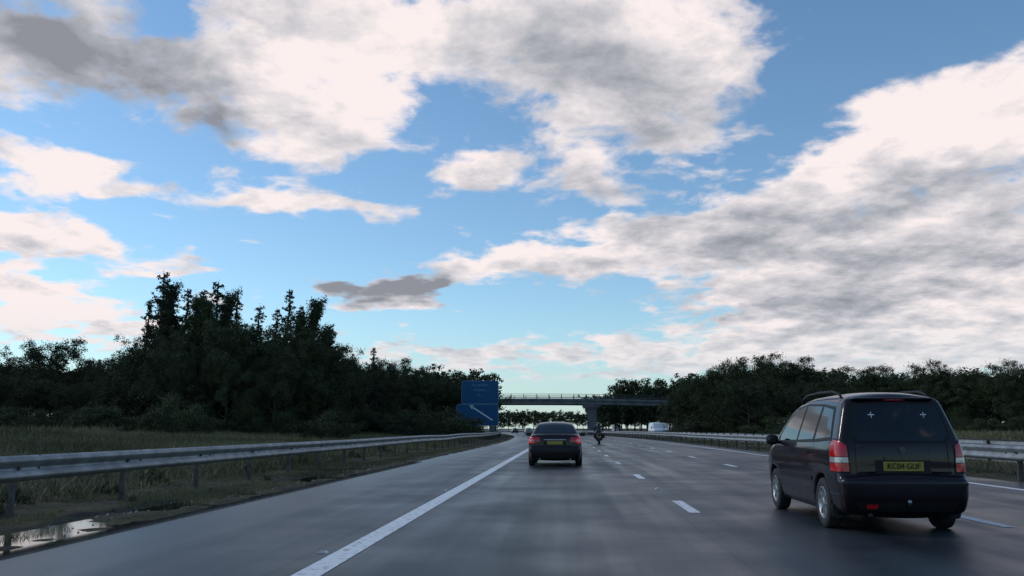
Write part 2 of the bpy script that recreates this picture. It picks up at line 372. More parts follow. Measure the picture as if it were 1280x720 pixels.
def tree_mesh(seed,H,W,kind,leaf=.10,nleaf=24000):
    r=np.random.default_rng(seed); rd=random.Random(seed)
    parts=[]; cents=[];rads=[]
    top=H*(.96 if kind!='broad' else .8)
    tp=[(0,0,-.5)];x=y=0
    for k in range(1,9):
        x+=rd.uniform(-1,1)*.02*H;y+=rd.uniform(-1,1)*.02*H; tp.append((x*.6,y*.6,top*k/8))
    parts.append(tube_np(tp,[H*.022*(1-.88*i/8) for i in range(9)],7))
    def tpos(h):
        f=max(0,min(7.999,h/top*8)); i=int(f); a=Vector(tp[i]);b=Vector(tp[i+1]); return a.lerp(b,f-i)
    if kind=='broad':
        nl=16
        for i in range(nl):
            h=H*rd.uniform(.18,.72); a=i*2.4+rd.uniform(-.4,.4); p0=tpos(h)
            f=h/H; L=W*.5*rd.uniform(.55,1.0)*(1.1-.5*max(0,f-.35))
            up=H*rd.uniform(.08,.3)
            p1=p0+Vector((math.cos(a)*L*.5,math.sin(a)*L*.5,up*.6)); p2=p0+Vector((math.cos(a)*L,math.sin(a)*L,up))
            parts.append(tube_np([p0,p1,p2],[H*.009,H*.006,H*.002],5))
            lr=W*rd.uniform(.13,.22)
            for j in range(11):
                d=Vector((rd.gauss(0,1),rd.gauss(0,1),rd.gauss(0,1))).normalized()*lr*rd.uniform(.4,1.15)
                q=p2+d if j>2 else p0.lerp(p2,rd.uniform(.35,.9))+d*.6
                q.z=min(max(q.z,H*.06),H*.99); cents.append(q); s=lr*rd.uniform(.25,.55); rads.append((s,s,s*.75))
        for i in range(30):
            a=rd.uniform(0,6.28); f=rd.random()**.8; rr=W*.28*math.sqrt(max(0,1-(f)**2))*rd.uniform(.3,1)
            cents.append(Vector((math.cos(a)*rr,math.sin(a)*rr,H*(.55+.42*f)))); s=W*rd.uniform(.04,.10); rads.append((s,s,s*.8))
    elif kind=='conifer':
        nl=60
        for i in range(nl):
            f=.06+.93*(i/nl); h=H*f; a=i*2.4+rd.uniform(-.5,.5)
            env=W*.5*(1-f)**.8*rd.uniform(.6,1.15)+.10
            p0=tpos(h*.97); p2=p0+Vector((math.cos(a)*env,math.sin(a)*env,env*rd.uniform(-.05,.4)))
            parts.append(tube_np([p0,p2],[H*.004,H*.0015],4))
            for j in range(4):
                t=rd.uniform(.15,1.0); q=p0.lerp(p2,t)+Vector((rd.gauss(0,.16),rd.gauss(0,.16),rd.gauss(0,.12)))
                cents.append(q); s=max(.20,env*rd.uniform(.18,.36)); rads.append((s,s,s*.7))
        cents.append(tpos(top*.99)); rads.append((.12,.12,.6))
    elif kind=='poplar':
        for i in range(70):
            f=.08+.9*(i/70); a=rd.uniform(0,6.28)
            env=W*.5*(math.sin(min(1,(f+.12)*1.05)*math.pi)**.6 if f<.95 else .2)*rd.uniform(.3,1.1)
            p0=tpos(H*f*.85); q=Vector((p0.x+math.cos(a)*env,p0.y+math.sin(a)*env,H*f))
            parts.append(tube_np([p0,q],[H*.005,H*.0015],4))
            for j in range(3):
                s=W*rd.uniform(.06,.14); cents.append(q+Vector((rd.gauss(0,.3),rd.gauss(0,.3),rd.gauss(0,.35)))); rads.append((s,s,s*1.2))
    else:
        for i in range(30):
            a=rd.uniform(0,6.28); rr=W*.5*math.sqrt(rd.random()); z=H*rd.uniform(.1,.85)*(1-(rr/(W*.55))**2*.6)
            q=Vector((math.cos(a)*rr,math.sin(a)*rr,z)); parts.append(tube_np([Vector((0,0,-.2)),q],[.03,.01],4))
            s=W*rd.uniform(.07,.16); cents.append(q); rads.append((s,s,s*.8))
    C=np.array([tuple(c) for c in cents]); R=np.array(rads)
    vol=R[:,0]**2; cnt=np.maximum(6,(nleaf*vol/vol.sum())).astype(int)
    LV,LF,SH=leaves(C,R,cnt,leaf,r)
    TV=[];TF=[]
    for v,f in parts:
        n=len(TV); TV+=[tuple(q) for q in v]; TF+=[[a+n for a in q] for q in f]
    V=np.vstack([np.array(TV),LV]); Fq=np.vstack([np.array(TF),LF+len(TV)])
    midx=np.concatenate([np.zeros(len(TF)),np.ones(len(LF))])
    sh=np.concatenate([np.zeros(len(TV)),SH])
    return mesh_np("tree_mesh",V,Fq,[M_BARK,M_LEAFD if kind=='conifer' else M_LEAF],midx=midx,attrs={"shade":sh},obj=False)
BRO=[tree_mesh(s,12,11,'broad') for s in (1,2,3,4,5)]
CON=[tree_mesh(s,14,6.0,'conifer',.09,22000) for s in (11,12,13)]
POP=[tree_mesh(s,14,5.0,'poplar',.09,20000) for s in (21,22,23)]
BUS=[tree_mesh(s,3,4.2,'bush',.055,9000) for s in (31,32,33)]
FAR=[tree_mesh(s,12,11,'broad',.24,4500) for s in (41,42,43)]
def plant(name,meshes,X,Y,h,H0,wf=1.0,parent=None):
    o=bpy.data.objects.new(name,random.choice(meshes)); s=h/H0
    ws=s*wf*random.uniform(.9,1.1)
    o.location=(X,Y,terr_xy(X,Y)-.1); o.scale=(ws,ws,s); o.rotation_euler=(0,0,random.uniform(0,6.28))
    link(o,parent); return o
def tpx(name,meshes,H0,px,py,Y,wf=1,parent=None):
    X,zt=at(px,py,Y); h=zt-terr_xy(X,Y)+.1
    return plant(name,meshes,X,Y,h,H0,wf,parent)
for px,py,Y in ((206,334,78),(361,355,80),(274,344,82),(188,368,80),(234,354,84),(300,366,84),(345,380,80),(255,356,83),(393,366,83),(322,376,82),(220,348,81),(375,376,84),(466,430,112),(440,438,116),(412,400,90)):
    tpx("conifer_tree",CON,14,px,py,Y,.95)
for px,py,Y in ((395,374,82),(216,356,82),(248,368,80),(288,364,86),(378,388,80),(410,408,90),(262,374,78)):
    tpx("poplar_tree",POP,14,px,py,Y,.95)
for px,py,Y in ((196,420,76),(228,414,74),(262,408,76),(298,414,75),(332,412,77),(368,416,78),(396,424,82),(318,410,86),(250,404,88),(412,436,86),(345,444,72),(215,444,70),(285,439,70)):
    tpx("broadleaf_tree",BRO,12,px,py,Y,.72)
for px,py,Y in ((8,442,115),(45,448,118),(82,428,112),(118,450,120),(152,453,110),(-40,435,110),(-90,430,105),(-150,425,100)):
    tpx("broadleaf_tree",BRO,12,px,py,Y,.9)
for px,py,Y in ((436,448,115),(455,450,125),(484,450,120),(508,457,128),(532,462,130),(556,466,132),(572,474,140)):
    tpx("broadleaf_tree",BRO,12,px,py,Y,.8)
wl=empty("woodland_edge_trees")
for px in range(-420,600,14):
    y0=470 if px<430 else 480; 
    if 170<px<430: y0=440
    tpx("tree",BRO,12,px+random.uniform(-6,6),y0+random.uniform(-8,16),random.uniform(84,110) if px<430 else random.uniform(120,150),1.0,wl)
    tpx("tree",FAR,12,px+random.uniform(-6,6),464+random.uniform(-6,14),random.uniform(135,165),1.1,wl)
hb=empty("hedge_bushes")
for px in range(-300,575,9):
    Y=random.uniform(66,86) if px<430 else random.uniform(90,125)
    tpx("bush",BUS,3,px,random.uniform(500,520),Y,1.3,hb)
for px,py,Y in ((215,482,58),(190,500,60),(245,496,60)):
    tpx("bush",BUS,3,px,py,Y,1.0,hb)
ft=empty("distant_tree_row")
for px in range(560,900,7):
    tpx("tree",FAR,12,px+random.uniform(-3,3),516+random.uniform(-4,3),random.uniform(420,520),1.0,ft)
for px in range(744,880,8):
    t=(px-744)/140
    tpx("tree",FAR,12,px,498-12*t+random.uniform(-6,8),random.uniform(235,270),.9,ft)
for px,py in ((774,484),(792,476),(808,480),(826,474),(836,486),(756,492)):
    tpx("tree",FAR,12,px,py,240,.8,ft)
for px,py,Y in ((872,474,150),(898,456,148),(925,446,150),(955,456,145),(985,450,142),(1012,456,140),(1045,466,138),(1080,460,132),(1112,458,130),(1142,454,128),(1172,460,126),(1205,466,124),(1238,454,120),(1270,458,118),(1310,458,115),(1360,455,112),(1420,450,110),(1490,450,105)):
    tpx("broadleaf_tree",BRO,12,px,py,Y,.95)
rt=empty("woodland_edge_trees")
for px in range(868,1560,14):
    tpx("tree",BRO,12,px+random.uniform(-5,5),478+random.uniform(-8,12),random.uniform(118,150) if px>900 else 155,1.1,rt)
    tpx("tree",FAR,12,px+random.uniform(-5,5),470+random.uniform(-6,12),random.uniform(160,190),1.2,rt)
for px in range(866,1600,10):
    Yb=random.uniform(100,128) if px>960 else random.uniform(135,150)
    tpx("bush",BUS,3,px,random.uniform(510,526),Yb,1.5,rt)
# ------------------------------------------------------------------ grass
def grass(name,n,l0,l1,y0,y1,h0,h1,w,pw=1.0,seed=1,keep=0.0):
    r=np.random.default_rng(seed)
    lat=l0+(l1-l0)*r.random(n); Y=y0+(y1-y0)*r.random(n)**pw
    dens=vnoise(lat,Y,1.6)+.5*vnoise(lat+5,Y+9,.5); k=dens>keep; lat=lat[k];Y=Y[k];d=dens[k]; n=len(lat)
    Z=terr(lat,Y); X=lat+off(Y); h=(h0+(h1-h0)*r.random(n)**2)*(.7+.8*np.clip(d-keep,0,.6)); a=r.random(n)*6.28
    wd=w*(.6+.8*r.random(n)); dx=np.cos(a)*wd; dy=np.sin(a)*wd; lx=r.normal(size=n)*h*.45; ly=r.normal(size=n)*h*.45
    P0=np.stack([X-dx,Y-dy,Z-.02],-1);P1=np.stack([X+dx,Y+dy,Z-.02],-1);P2=np.stack([X+lx,Y+ly,Z+h],-1)
    V=np.stack([P0,P1,P2],1).reshape(-1,3)
    sh=np.repeat(np.clip(.45+vnoise(X,Y,4)*1.0+(r.random(n)-.5)*.5,0,1),3)
    return mesh_np(name,V,np.arange(n*3).reshape(-1,3),[M_GRASS],attrs={"shade":sh})
grass("verge_grass",150000,-9,-6.0,5,60,.02,.11,.006,1.4,1,-.12)
grass("tall_grass",170000,-34,-8.6,12,130,.10,.34,.016,1.1,2,-.45)
grass("tall_grass",30000,-60,-30,40,130,.3,.6,.04,1.0,5,-.3)
grass("median_grass",26000,11.1,15.8,14,120,.06,.2,.012,1.3,3,-.2)
grass("verge_grass",26000,30,44,30,170,.3,.6,.03,1.0,4,-.3)
vb=empty("verge_weeds")
for lat,Y,h in ((-8.6,12.6,.62),(-9.0,13.0,.75),(-9.0,14.4,.4),(-8.8,17,.4),(-9.3,20,.5),(-8.9,25,.4),(-9.2,31,.5),(-9,38,.5),(-9.3,46,.6),(-9.2,11.0,.5),(-6.9,13.5,.16),(-6.8,16.5,.14),(-7.0,19.5,.18),(-6.7,24,.15),(-7.1,11,.15),(-6.9,29,.2),(-7.3,15,.22),(-7.2,18,.2),(-7.4,22,.25),(-6.5,21,.1),(-6.6,27,.12),(-7.2,34,.22)):
    plant("weed_clump",BUS,lat,Y,h,3,.9,vb)
# ------------------------------------------------------------------ vehicles
def catmull(P,step=.03):
    P=[np.array(p,float) for p in P]; out=[]
    Q=[2*P[0]-P[1]]+P+[2*P[-1]-P[-2]]
    for i in range(1,len(Q)-2):
        a,b,c,d=Q[i-1:i+3]; n=max(2,int(np.linalg.norm((c-b)[:2])/step))
        for k in range(n):
            t=k/n
            m1=(c-a)*.5*.8; m2=(d-b)*.5*.8
            L=np.linalg.norm((c-b)[:2]); 
            m1*=min(1,L/max(1e-6,np.linalg.norm((m1)[:2]))*1.0) if np.linalg.norm(m1[:2])>L else 1
            m2*=min(1,L/max(1e-6,np.linalg.norm((m2)[:2]))*1.0) if np.linalg.norm(m2[:2])>L else 1
            h00=2*t**3-3*t**2+1;h10=t**3-2*t**2+t;h01=-2*t**3+3*t**2;h11=t**3-t**2
            out.append(h00*b+h10*m1+h01*c+h11*m2)
    out.append(P[-1]); return out
def inpoly(P,x,y):
    c=np.zeros(len(x),bool); n=len(P); j=n-1
    for i in range(n):
        xi,yi=P[i];xj,yj=P[j]
        with np.errstate(divide='ignore',invalid='ignore'):
            t=((yi>y)!=(yj>y))&(x<(xj-xi)*(y-yi)/(yj-yi+1e-12)+xi)
        c^=t; j=i
    return c
def seg_dist(P,x,y,Rv):
    A=P;B=np.roll(P,-1,0); best=np.full(len(x),1e9); Rr=np.zeros(len(x)); pt=np.stack([x,y],-1)
    for i in range(len(P)):
        d=B[i]-A[i]; L=max(1e-12,d@d); t=np.clip(((pt-A[i])@d)/L,0,1); q=A[i]+t[:,None]*d
        D=np.linalg.norm(pt-q,axis=1); m=D<best; best[m]=D[m]; rr=Rv[i]*(1-t)+Rv[(i+1)%len(P)]*t; Rr[m]=rr[m]
    return best,Rr
class Car:
    def __init__(s,name,loc,rz,prof,wheels,wr,ar,sill,wz,ww,plan,paint,crown=.035):
        import bmesh
        s.root=empty(name,loc,rz); s.paint=paint
        top=catmull(prof); z0=sill
        pts=[(p[0],p[1],p[2]) for p in top]
        def arc(cx):
            cz=wr; a0=math.asin((z0-cz)/ar); o=[]
            for k in range(19):
                a=a0+(math.pi-2*a0)*k/18; o.append((cx+ar*math.cos(a),cz+ar*math.sin(a),.03))
            return o
        fx=wheels[1]; rx=wheels[0]
        def line(a,b):
            n=max(1,int(abs(b-a)/.06)); return [(a+(b-a)*k/n,z0,.05) for k in range(1,n)]
        A=arc(fx);B=arc(rx)
        pts+=line(pts[-1][0]-.12,A[0][0])+A+line(A[-1][0],B[0][0])+B+line(B[-1][0],pts[0][0]+.12)
        a=np.array(pts); P=a[:,:2]; R=a[:,2]
        for _ in range(6): R=(np.roll(R,1)+R+np.roll(R,-1))/3
        hw=lambda y,z:np.interp(z,wz,ww)*plan(y)
        x=np.arange(P[:,0].min(),P[:,0].max(),.035); z=np.arange(P[:,1].min(),P[:,1].max(),.035)
        gx,gz=np.meshgrid(x,z); gx=gx.ravel()+.0071;gz=gz.ravel()+.0043
        nxt=np.roll(P,-1,0)-np.roll(P,1,0); nr=np.stack([nxt[:,1],-nxt[:,0]],-1); nr/=np.linalg.norm(nr,axis=1)[:,None]
        area=np.sum(P[:,0]*np.roll(P[:,1],-1)-np.roll(P[:,0],-1)*P[:,1])
        if area<0: nr=-nr
        s.P=P
        rp=[]
        for dd in (.006,.016,.032):
            rp.append(np.column_stack([P-nr*dd,np.full(len(P),dd)]))
        rp=np.vstack(rp)
        D,_=seg_dist(P,rp[:,0],rp[:,1],R); ok=(D>rp[:,2]*.93)&inpoly(P,rp[:,0],rp[:,1]); rp=rp[ok]
        D,_=seg_dist(P,gx,gz,R); ok=(D>.042)&inpoly(P,gx,gz); gx=gx[ok];gz=gz[ok]
        allp=np.vstack([P,rp[:,:2],np.column_stack([gx,gz])])
        n=len(P)
        res=geometry.delaunay_2d_cdt([Vector(p) for p in allp],[(i,(i+1)%n) for i in range(n)],[],1,1e-6)
        vv=np.array([tuple(v) for v in res[0]]); ff=[f for f in res[2]]
        cen=np.array([vv[list(f)].mean(0) for f in ff]); keep=inpoly(P,cen[:,0],cen[:,1]); ff=[f for f,k in zip(ff,keep) if k]
        D,Rr=seg_dist(P,vv[:,0],vv[:,1],R); 
        t=np.clip(1-D/Rr,0,1); rnd=Rr*(1-np.sqrt(np.clip(1-t*t,0,1)))
        X=hw(vv[:,0],vv[:,1])-rnd
        V=[];Fc=[]
        nv=len(vv)
        V+=[(X[i],vv[i,0],vv[i,1]) for i in range(nv)]+[(-X[i],vv[i,0],vv[i,1]) for i in range(nv)]
        for f in ff:
            a_,b_,c_=f; u=vv[b_]-vv[a_]; w=vv[c_]-vv[a_]; cr=u[0]*w[1]-u[1]*w[0]
            g=[a_,b_,c_] if cr>0 else [a_,c_,b_]
            Fc.append(g); Fc.append([q+nv for q in g[::-1]])
        nb=len(V); m=14; XB=hw(P[:,0],P[:,1])-R
        upper=np.array([1.0 if i<len(top) else 0.0 for i in range(n)])
        for i in range(n):
            for k in range(m+1):
                q=-1+2*k/m; c=crown*upper[i]*(1-q*q)
                V.append((XB[i]*q,P[i,0]+nr[i,0]*c,P[i,1]+nr[i,1]*c))
        for i in range(n):
            j=(i+1)%n
            for k in range(m):
                Fc.append([nb+i*(m+1)+k,nb+j*(m+1)+k,nb+j*(m+1)+k+1,nb+i*(m+1)+k+1])
        o=mesh_np("body",np.array(V),Fc,[paint,M_BLK],True,parent=s.root)
        bm=bmesh.new(); bm.from_mesh(o.data); bmesh.ops.remove_doubles(bm,verts=bm.verts,dist=.0008)
        bmesh.ops.recalc_face_normals(bm,faces=bm.faces)
        for f in bm.faces:
            c=f.calc_center_median(); f.smooth=True
            for wx in wheels:
                if math.hypot(c.y-wx,c.z-wr)<ar+.004 and abs(c.x)<.82: f.material_index=1
            if c.z<sill+.004: f.material_index=1
        s.bvh=BVHTree.FromBMesh(bm); bm.to_mesh(o.data); bm.free()
        s.hw=hw
    def patch(s,name,poly,org,u,d,offs,m,g=.04,both=False):
        P=[]
        n=len(poly)
        for i in range(n):
            a=np.array(poly[i]);b=np.array(poly[(i+1)%n]); k=max(1,int(np.linalg.norm(b-a)/g))
            for j in range(k): P.append(a+(b-a)*j/k)
        P=np.array(P); x=np.arange(P[:,0].min(),P[:,0].max(),g)+g*.37; z=np.arange(P[:,1].min(),P[:,1].max(),g)+g*.41
        gx,gz=np.meshgrid(x,z);gx=gx.ravel();gz=gz.ravel()
        allp=P
        if len(gx):
            ok=inpoly(P,gx,gz); 
            if ok.any():
                D,_=seg_dist(P,gx,gz,np.ones(len(P))); ok&=D>g*.35; allp=np.vstack([P,np.column_stack([gx[ok],gz[ok]])])
        res=geometry.delaunay_2d_cdt([Vector(p) for p in allp],[(i,(i+1)%len(P)) for i in range(len(P))],[],1,1e-6)
        vv=[tuple(v) for v in res[0]]; cen=np.array([np.mean([vv[q] for q in f],axis=0) for f in res[2]]); kp=inpoly(P,cen[:,0],cen[:,1])
        for mir in ((1,-1) if both else (1,)):
            U=Vector((u[0]*mir,u[1],u[2])); Dv=Vector((d[0]*mir,d[1],d[2])); O=Vector((org[0]*mir,org[1],org[2]))
            V=[];hit=[]
            for a,b in vv:
                o=O+U*a+Vector((0,0,b))-Dv*3
                loc,nor,_,_=s.bvh.ray_cast(o,Dv)
                if loc is None: V.append((0,0,0)); hit.append(False)
                else:
                    if nor.dot(Dv)>0: nor=-nor
                    V.append(tuple(loc+(nor-Dv).normalized()*offs)); hit.append(True)
            Fc=[list(f) for f,k in zip(res[2],kp) if k and all(hit[q] for q in f)]
            if Fc: mesh_np(name,np.array(V),Fc,[m],True,parent=s.root)
    def side(s,name,poly,offs,m,g=.04): s.patch(name,poly,(0,0,0),(0,1,0),(1,0,0),offs,m,g,True)
    def rear(s,name,poly,offs,m,g=.04): s.patch(name,poly,(0,0,0),(1,0,0),(0,1,0),offs,m,g)
    def front(s,name,poly,offs,m,g=.04): s.patch(name,poly,(0,0,0),(1,0,0),(0,-1,0),offs,m,g)
    def corner(s,name,poly,offs,m,x0,y0=.05,g=.03,back=True):
        q=math.sqrt(.5)
        if back: s.patch(name,poly,(-x0,y0,0),(q,-q,0),(q,q,0),offs,m,g,True)
        else: s.patch(name,poly,(-x0,y0,0),(q,q,0),(q,-q,0),offs,m,g,True)
    def line(s,name,pts,w,offs,m,axis='side'):
        L=[];Rr=[]
        for i,p in enumerate(pts):
            a=np.array(pts[max(0,i-1)]);b=np.array(pts[min(len(pts)-1,i+1)]); d=(b-a)/np.linalg.norm(b-a); nn=np.array([-d[1],d[0]])*w/2
            L.append(tuple(np.array(p)+nn));Rr.append(tuple(np.array(p)-nn))
        getattr(s,axis)(name,L+Rr[::-1],offs,m)
def lathe(profile,seg=40):
    V=[];Fc=[]
    for x,r in profile:
        for k in range(seg):
            a=2*math.pi*k/seg; V.append((x,r*math.cos(a),r*math.sin(a)))
    for i in range(len(profile)-1):
        for k in range(seg): Fc.append([i*seg+k,i*seg+(k+1)%seg,(i+1)*seg+(k+1)%seg,(i+1)*seg+k])
    return V,Fc
def wheel(root,x,y,r,sg,wd=.2,spokes=7):
    rim=r*.64
    P=[(-wd/2,rim),(-wd/2,r*.93),(-wd/2+.015,r*.975),(-wd/2+.04,r),(wd/2-.04,r),(wd/2-.015,r*.975),(wd/2+.004,r*.88),(wd/2,rim*1.06),(wd/2-.015,rim)]
    tyre=lathe(P)
    e=bpy.data.objects.new("wheel",None); e.location=(x,y,r); e.parent=root; scene.collection.objects.link(e)
    if sg<0: e.rotation_euler=(0,0,math.pi)
    mesh_np("tyre",tyre[0],tyre[1],[M_RUB],True,parent=e)
    r2=lathe([(wd/2-.015,rim*1.01),(wd/2-.002,rim),(wd/2-.006,rim*.93),(-wd/2+.03,rim*.88),(-wd/2+.02,.02)])
    mesh_np("rim_barrel",r2[0],r2[1],[M_ALLOY],True,parent=e)
    d=lathe([(.02,rim*.55),(.021,.03)]); mesh_np("brake_disc",d[0],d[1],[M_POST],False,parent=e)
    parts=[]
    for k in range(spokes):
        a=2*math.pi*k/spokes; c,s_=math.cos(a),math.sin(a)
        V=[]
        for rr,w,xo in ((.03,.030,wd/2-.02),(rim*.5,.022,wd/2-.012),(rim*.95,.030,wd/2-.010)):
            for ww,xx in ((-w,xo-.03),(w,xo-.03),(w*.7,xo),(-w*.7,xo)): V.append((xx,rr*c-ww*s_,rr*s_+ww*c))
        Fc=[[8,9,10,11]]
        for q in (0,4):
            for j in range(4): Fc.append([q+j,q+(j+1)%4,q+4+(j+1)%4,q+4+j])
        parts.append((V,Fc))
    hub=lathe([(wd/2-.045,.065),(wd/2-.012,.06),(wd/2-.004,.045),(wd/2-.003,.001)],20); parts.append(hub)
    joinb("spokes",parts,[M_ALLOY],e)
def tube(name,pts,r,m,parent,seg=8):
    v,f=tube_np(pts,[r]*len(pts),seg); return mesh_np(name,np.array(v),f+[list(range(seg))[::-1],list(range(len(v)-seg,len(v)))],[m],True,parent=parent)
def blob(name,c,s,m,parent,e=.6):
    V=[];nu,nv=20,12
    sp=lambda a,e:math.copysign(abs(a)**e,a)
    for i in range(nv+1):
        ph=-math.pi/2+math.pi*i/nv
        for j in range(nu):
            th=2*math.pi*j/nu
            V.append((c[0]+s[0]*sp(math.cos(ph),e)*sp(math.cos(th),e),c[1]+s[1]*sp(math.cos(ph),e)*sp(math.sin(th),e),c[2]+s[2]*sp(math.sin(ph),e)))
    return mesh_np(name,np.array(V),[[i*nu+j,i*nu+(j+1)%nu,(i+1)*nu+(j+1)%nu,(i+1)*nu+j] for i in range(nv) for j in range(nu)],[m],True,parent=parent)
def minivan():
    prof=[(.10,.23,.08),(.03,.30,.10),(-.02,.42,.12),(-.03,.60,.12),(.0,.650,.08),(.075,.68,.08),(.085,.90,.09),(.105,1.05,.08),(.19,1.32,.07),(.265,1.53,.07),(.31,1.60,.07),(.50,1.635,.08),(1.2,1.66,.09),(1.9,1.65,.09),(2.45,1.58,.08),(2.75,1.49,.08),(3.1,1.29,.08),(3.45,1.07,.10),(3.8,.98,.13),(4.1,.88,.15),(4.24,.76,.16),(4.30,.6,.16),(4.31,.42,.14),(4.27,.28,.1),(4.2,.2,.06)]
    wz=[.18,.30,.45,.60,.8,.95,1.06,1.2,1.4,1.55,1.68]; ww=[.79,.835,.862,.868,.868,.858,.83,.785,.715,.66,.60]
    plan=lambda y:1-.14*np.clip((y-3.5)/.8,0,1)**2-.045*np.clip((.7-y)/.7,0,1)**2
    c=Car("minivan",(3.99,10.90,0),math.radians(-.6),prof,(.77,3.45),.31,.365,.2,wz,ww,plan,M_PLUM,.05)
    r=c.root; r.scale=(.89,.99,.99)
    for y in (.77,3.45):
        wheel(r,.76,y,.31,1,.2,8); wheel(r,-.76,y,.31,-1,.2,8)
    G=[[(.42,1.13),(.56,1.47),(1.02,1.52),(1.10,1.10)],[(1.20,1.10),(1.12,1.525),(1.86,1.545),(1.98,1.08)],[(2.06,1.08),(1.95,1.545),(2.42,1.50),(2.74,1.36),(3.05,1.14),(3.05,1.06)]]
    rub=[(.36,1.09),(.52,1.51),(1.05,1.555),(1.9,1.58),(2.45,1.535),(2.78,1.40),(3.2,1.10),(3.2,1.02),(2.0,1.045),(1.1,1.06)]
    c.side("window_surround",rub,.003,M_BLK)
    for g in G: c.side("side_window",g,.007,M_GLASS)
    c.rear("rear_window_seal",[(-.60,1.06),(-.665,1.16),(-.60,1.50),(-.52,1.545),(.52,1.545),(.60,1.50),(.665,1.16),(.60,1.06)],.003,M_BLK)
    c.rear("rear_window",[(-.56,1.085),(-.63,1.17),(-.57,1.48),(-.50,1.52),(.50,1.52),(.57,1.48),(.63,1.17),(.56,1.085)],.008,M_GLASS)
    c.line("tailgate_seam",[(-.60,1.06),(-.60,.70),(.60,.70),(.60,1.06)],.010,.004,M_BLK,'rear')
    c.rear("plate_recess",[(-.36,.70),(-.36,.86),(.36,.86),(.36,.70)],.004,M_BLK)
    c.rear("number_plate",[(-.26,.735),(-.26,.845),(.26,.845),(.26,.735)],.014,M_YEL)
    text("KC04 GUF",.095,(0,.008,.79),M_BLK,r,name="plate_text",ext=.002)
    c.rear("tailgate_handle",[(-.24,.862),(-.24,.90),(.24,.90),(.24,.862)],.022,M_PLUM)
    c.rear("badge",[(.045*math.cos(t*.63),.975+.045*math.sin(t*.63)) for t in range(10)],.012,M_POST,.02)
    c.rear("model_lettering",[(.36,.935),(.36,.95),(.48,.95),(.48,.935)],.006,M_POST)
    c.corner("tail_lamp_surround",[(-.235,.70),(-.25,1.06),(-.16,1.12),(-.02,1.10),(.075,1.04),(.10,.70)],.004,M_BLK,.83)
    c.corner("tail_lamp_red",[(-.215,.90),(-.23,1.045),(-.15,1.10),(-.02,1.085),(.06,1.03),(.075,.90)],.012,M_RED,.83)
    c.corner("reverse_lamp",[(-.212,.83),(-.215,.893),(.075,.893),(.08,.83)],.012,M_CLR,.83)
    c.corner("lower_red_lamp",[(-.21,.725),(-.212,.823),(.08,.823),(.085,.725)],.012,M_RED,.83)
    c.rear("bumper_top_strip",[(-.80,.565),(-.80,.595),(.80,.595),(.80,.565)],.006,M_BLK)
    c.rear("bumper_lower_valance",[(-.60,.27),(-.66,.38),(.66,.38),(.60,.27)],.006,M_BLK)
    c.rear("fog_lamp",[(-.52,.30),(-.52,.35),(-.38,.35),(-.38,.30)],.012,M_RED)
    c.line("bumper_side_seam",[(.05,.66),(.30,.665),(.40,.60)],.008,.003,M_BLK)
    c.side("rub_strip",[(1.18,.56),(1.18,.62),(3.02,.60),(3.02,.54)],.012,M_BLK)
    for pts in ([(2.02,1.05),(2.03,.60),(2.0,.26)],[(1.13,1.06),(1.13,.72),(1.18,.52),(1.22,.26)],[(3.04,1.0),(3.06,.6),(3.02,.26)],[(1.22,.26),(3.02,.26)]):
        c.line("door_seam",pts,.009,.003,M_BLK)
    for y in (1.30,2.20): c.side("door_handle",[(y,.925),(y,.955),(y+.17,.955),(y+.17,.925)],.022,M_PLUM)
    c.side("fuel_flap_seam",[(.62,.86),(.62,.868),(.80,.868),(.80,.86)],.003,M_BLK)
    c.front("windscreen",[(-.66,1.13),(-.56,1.50),(.56,1.50),(.66,1.13)],.006,M_GLASS)
    c.corner("headlamp",[(-.12,.68),(-.12,.86),(.2,.86),(.22,.68)],.008,M_CLR,.72,4.2,back=False)
    blob("roof_spoiler",(0,.30,1.60),(.56,.10,.022),M_PLUM,r)
    blob("high_brake_lamp",(0,.225,1.585),(.14,.02,.012),M_RED,r)
    for sx in (-1,1):
        pts=[(sx*.585,.52,1.60),(sx*.59,.60,1.665),(sx*.60,.85,1.705),(sx*.605,1.5,1.715),(sx*.60,2.1,1.70),(sx*.59,2.38,1.655),(sx*.585,2.46,1.58)]
        tube("roof_rail",pts,.020,M_BLK,r)
        blob("door_mirror",(sx*.985,3.0,1.07),(.10,.06,.075),M_BLK,r); blob("mirror_arm",(sx*.86,3.02,1.03),(.07,.03,.025),M_BLK,r)
        blob("mirror_glass",(sx*.985,2.945,1.07),(.08,.008,.055),M_GLASS,r)
        blob("mud_flap",(sx*.76,.38,.25),(.10,.012,.10),M_RUB,r)
    tube("rear_wiper",[(.0,.085,1.09),(.12,.11,1.13),(.36,.135,1.17)],.009,M_BLK,r)
    for x in (-.33,.36):
        c.rear("window_sticker",[(x-.04,1.397),(x-.04,1.408),(x+.04,1.408),(x+.04,1.397)],.011,M_WHT); c.rear("window_sticker_bar",[(x-.005,1.365),(x-.005,1.435),(x+.005,1.435),(x+.005,1.365)],.013,M_WHT)
    tube("tow_bar",[(0,.35,.27),(0,.02,.27),(0,-.08,.30),(0,-.10,.36)],.018,M_BLK,r); blob("tow_ball",(0,-.10,.385),(.028,.028,.028),M_ALLOY,r,e=1)
    tube("exhaust_pipe",[(-.45,.5,.22),(-.45,.05,.22)],.028,M_POST,r)
    tube("aerial",[(0,2.5,1.6),(0,2.25,1.85)],.004,M_BLK,r)
minivan()
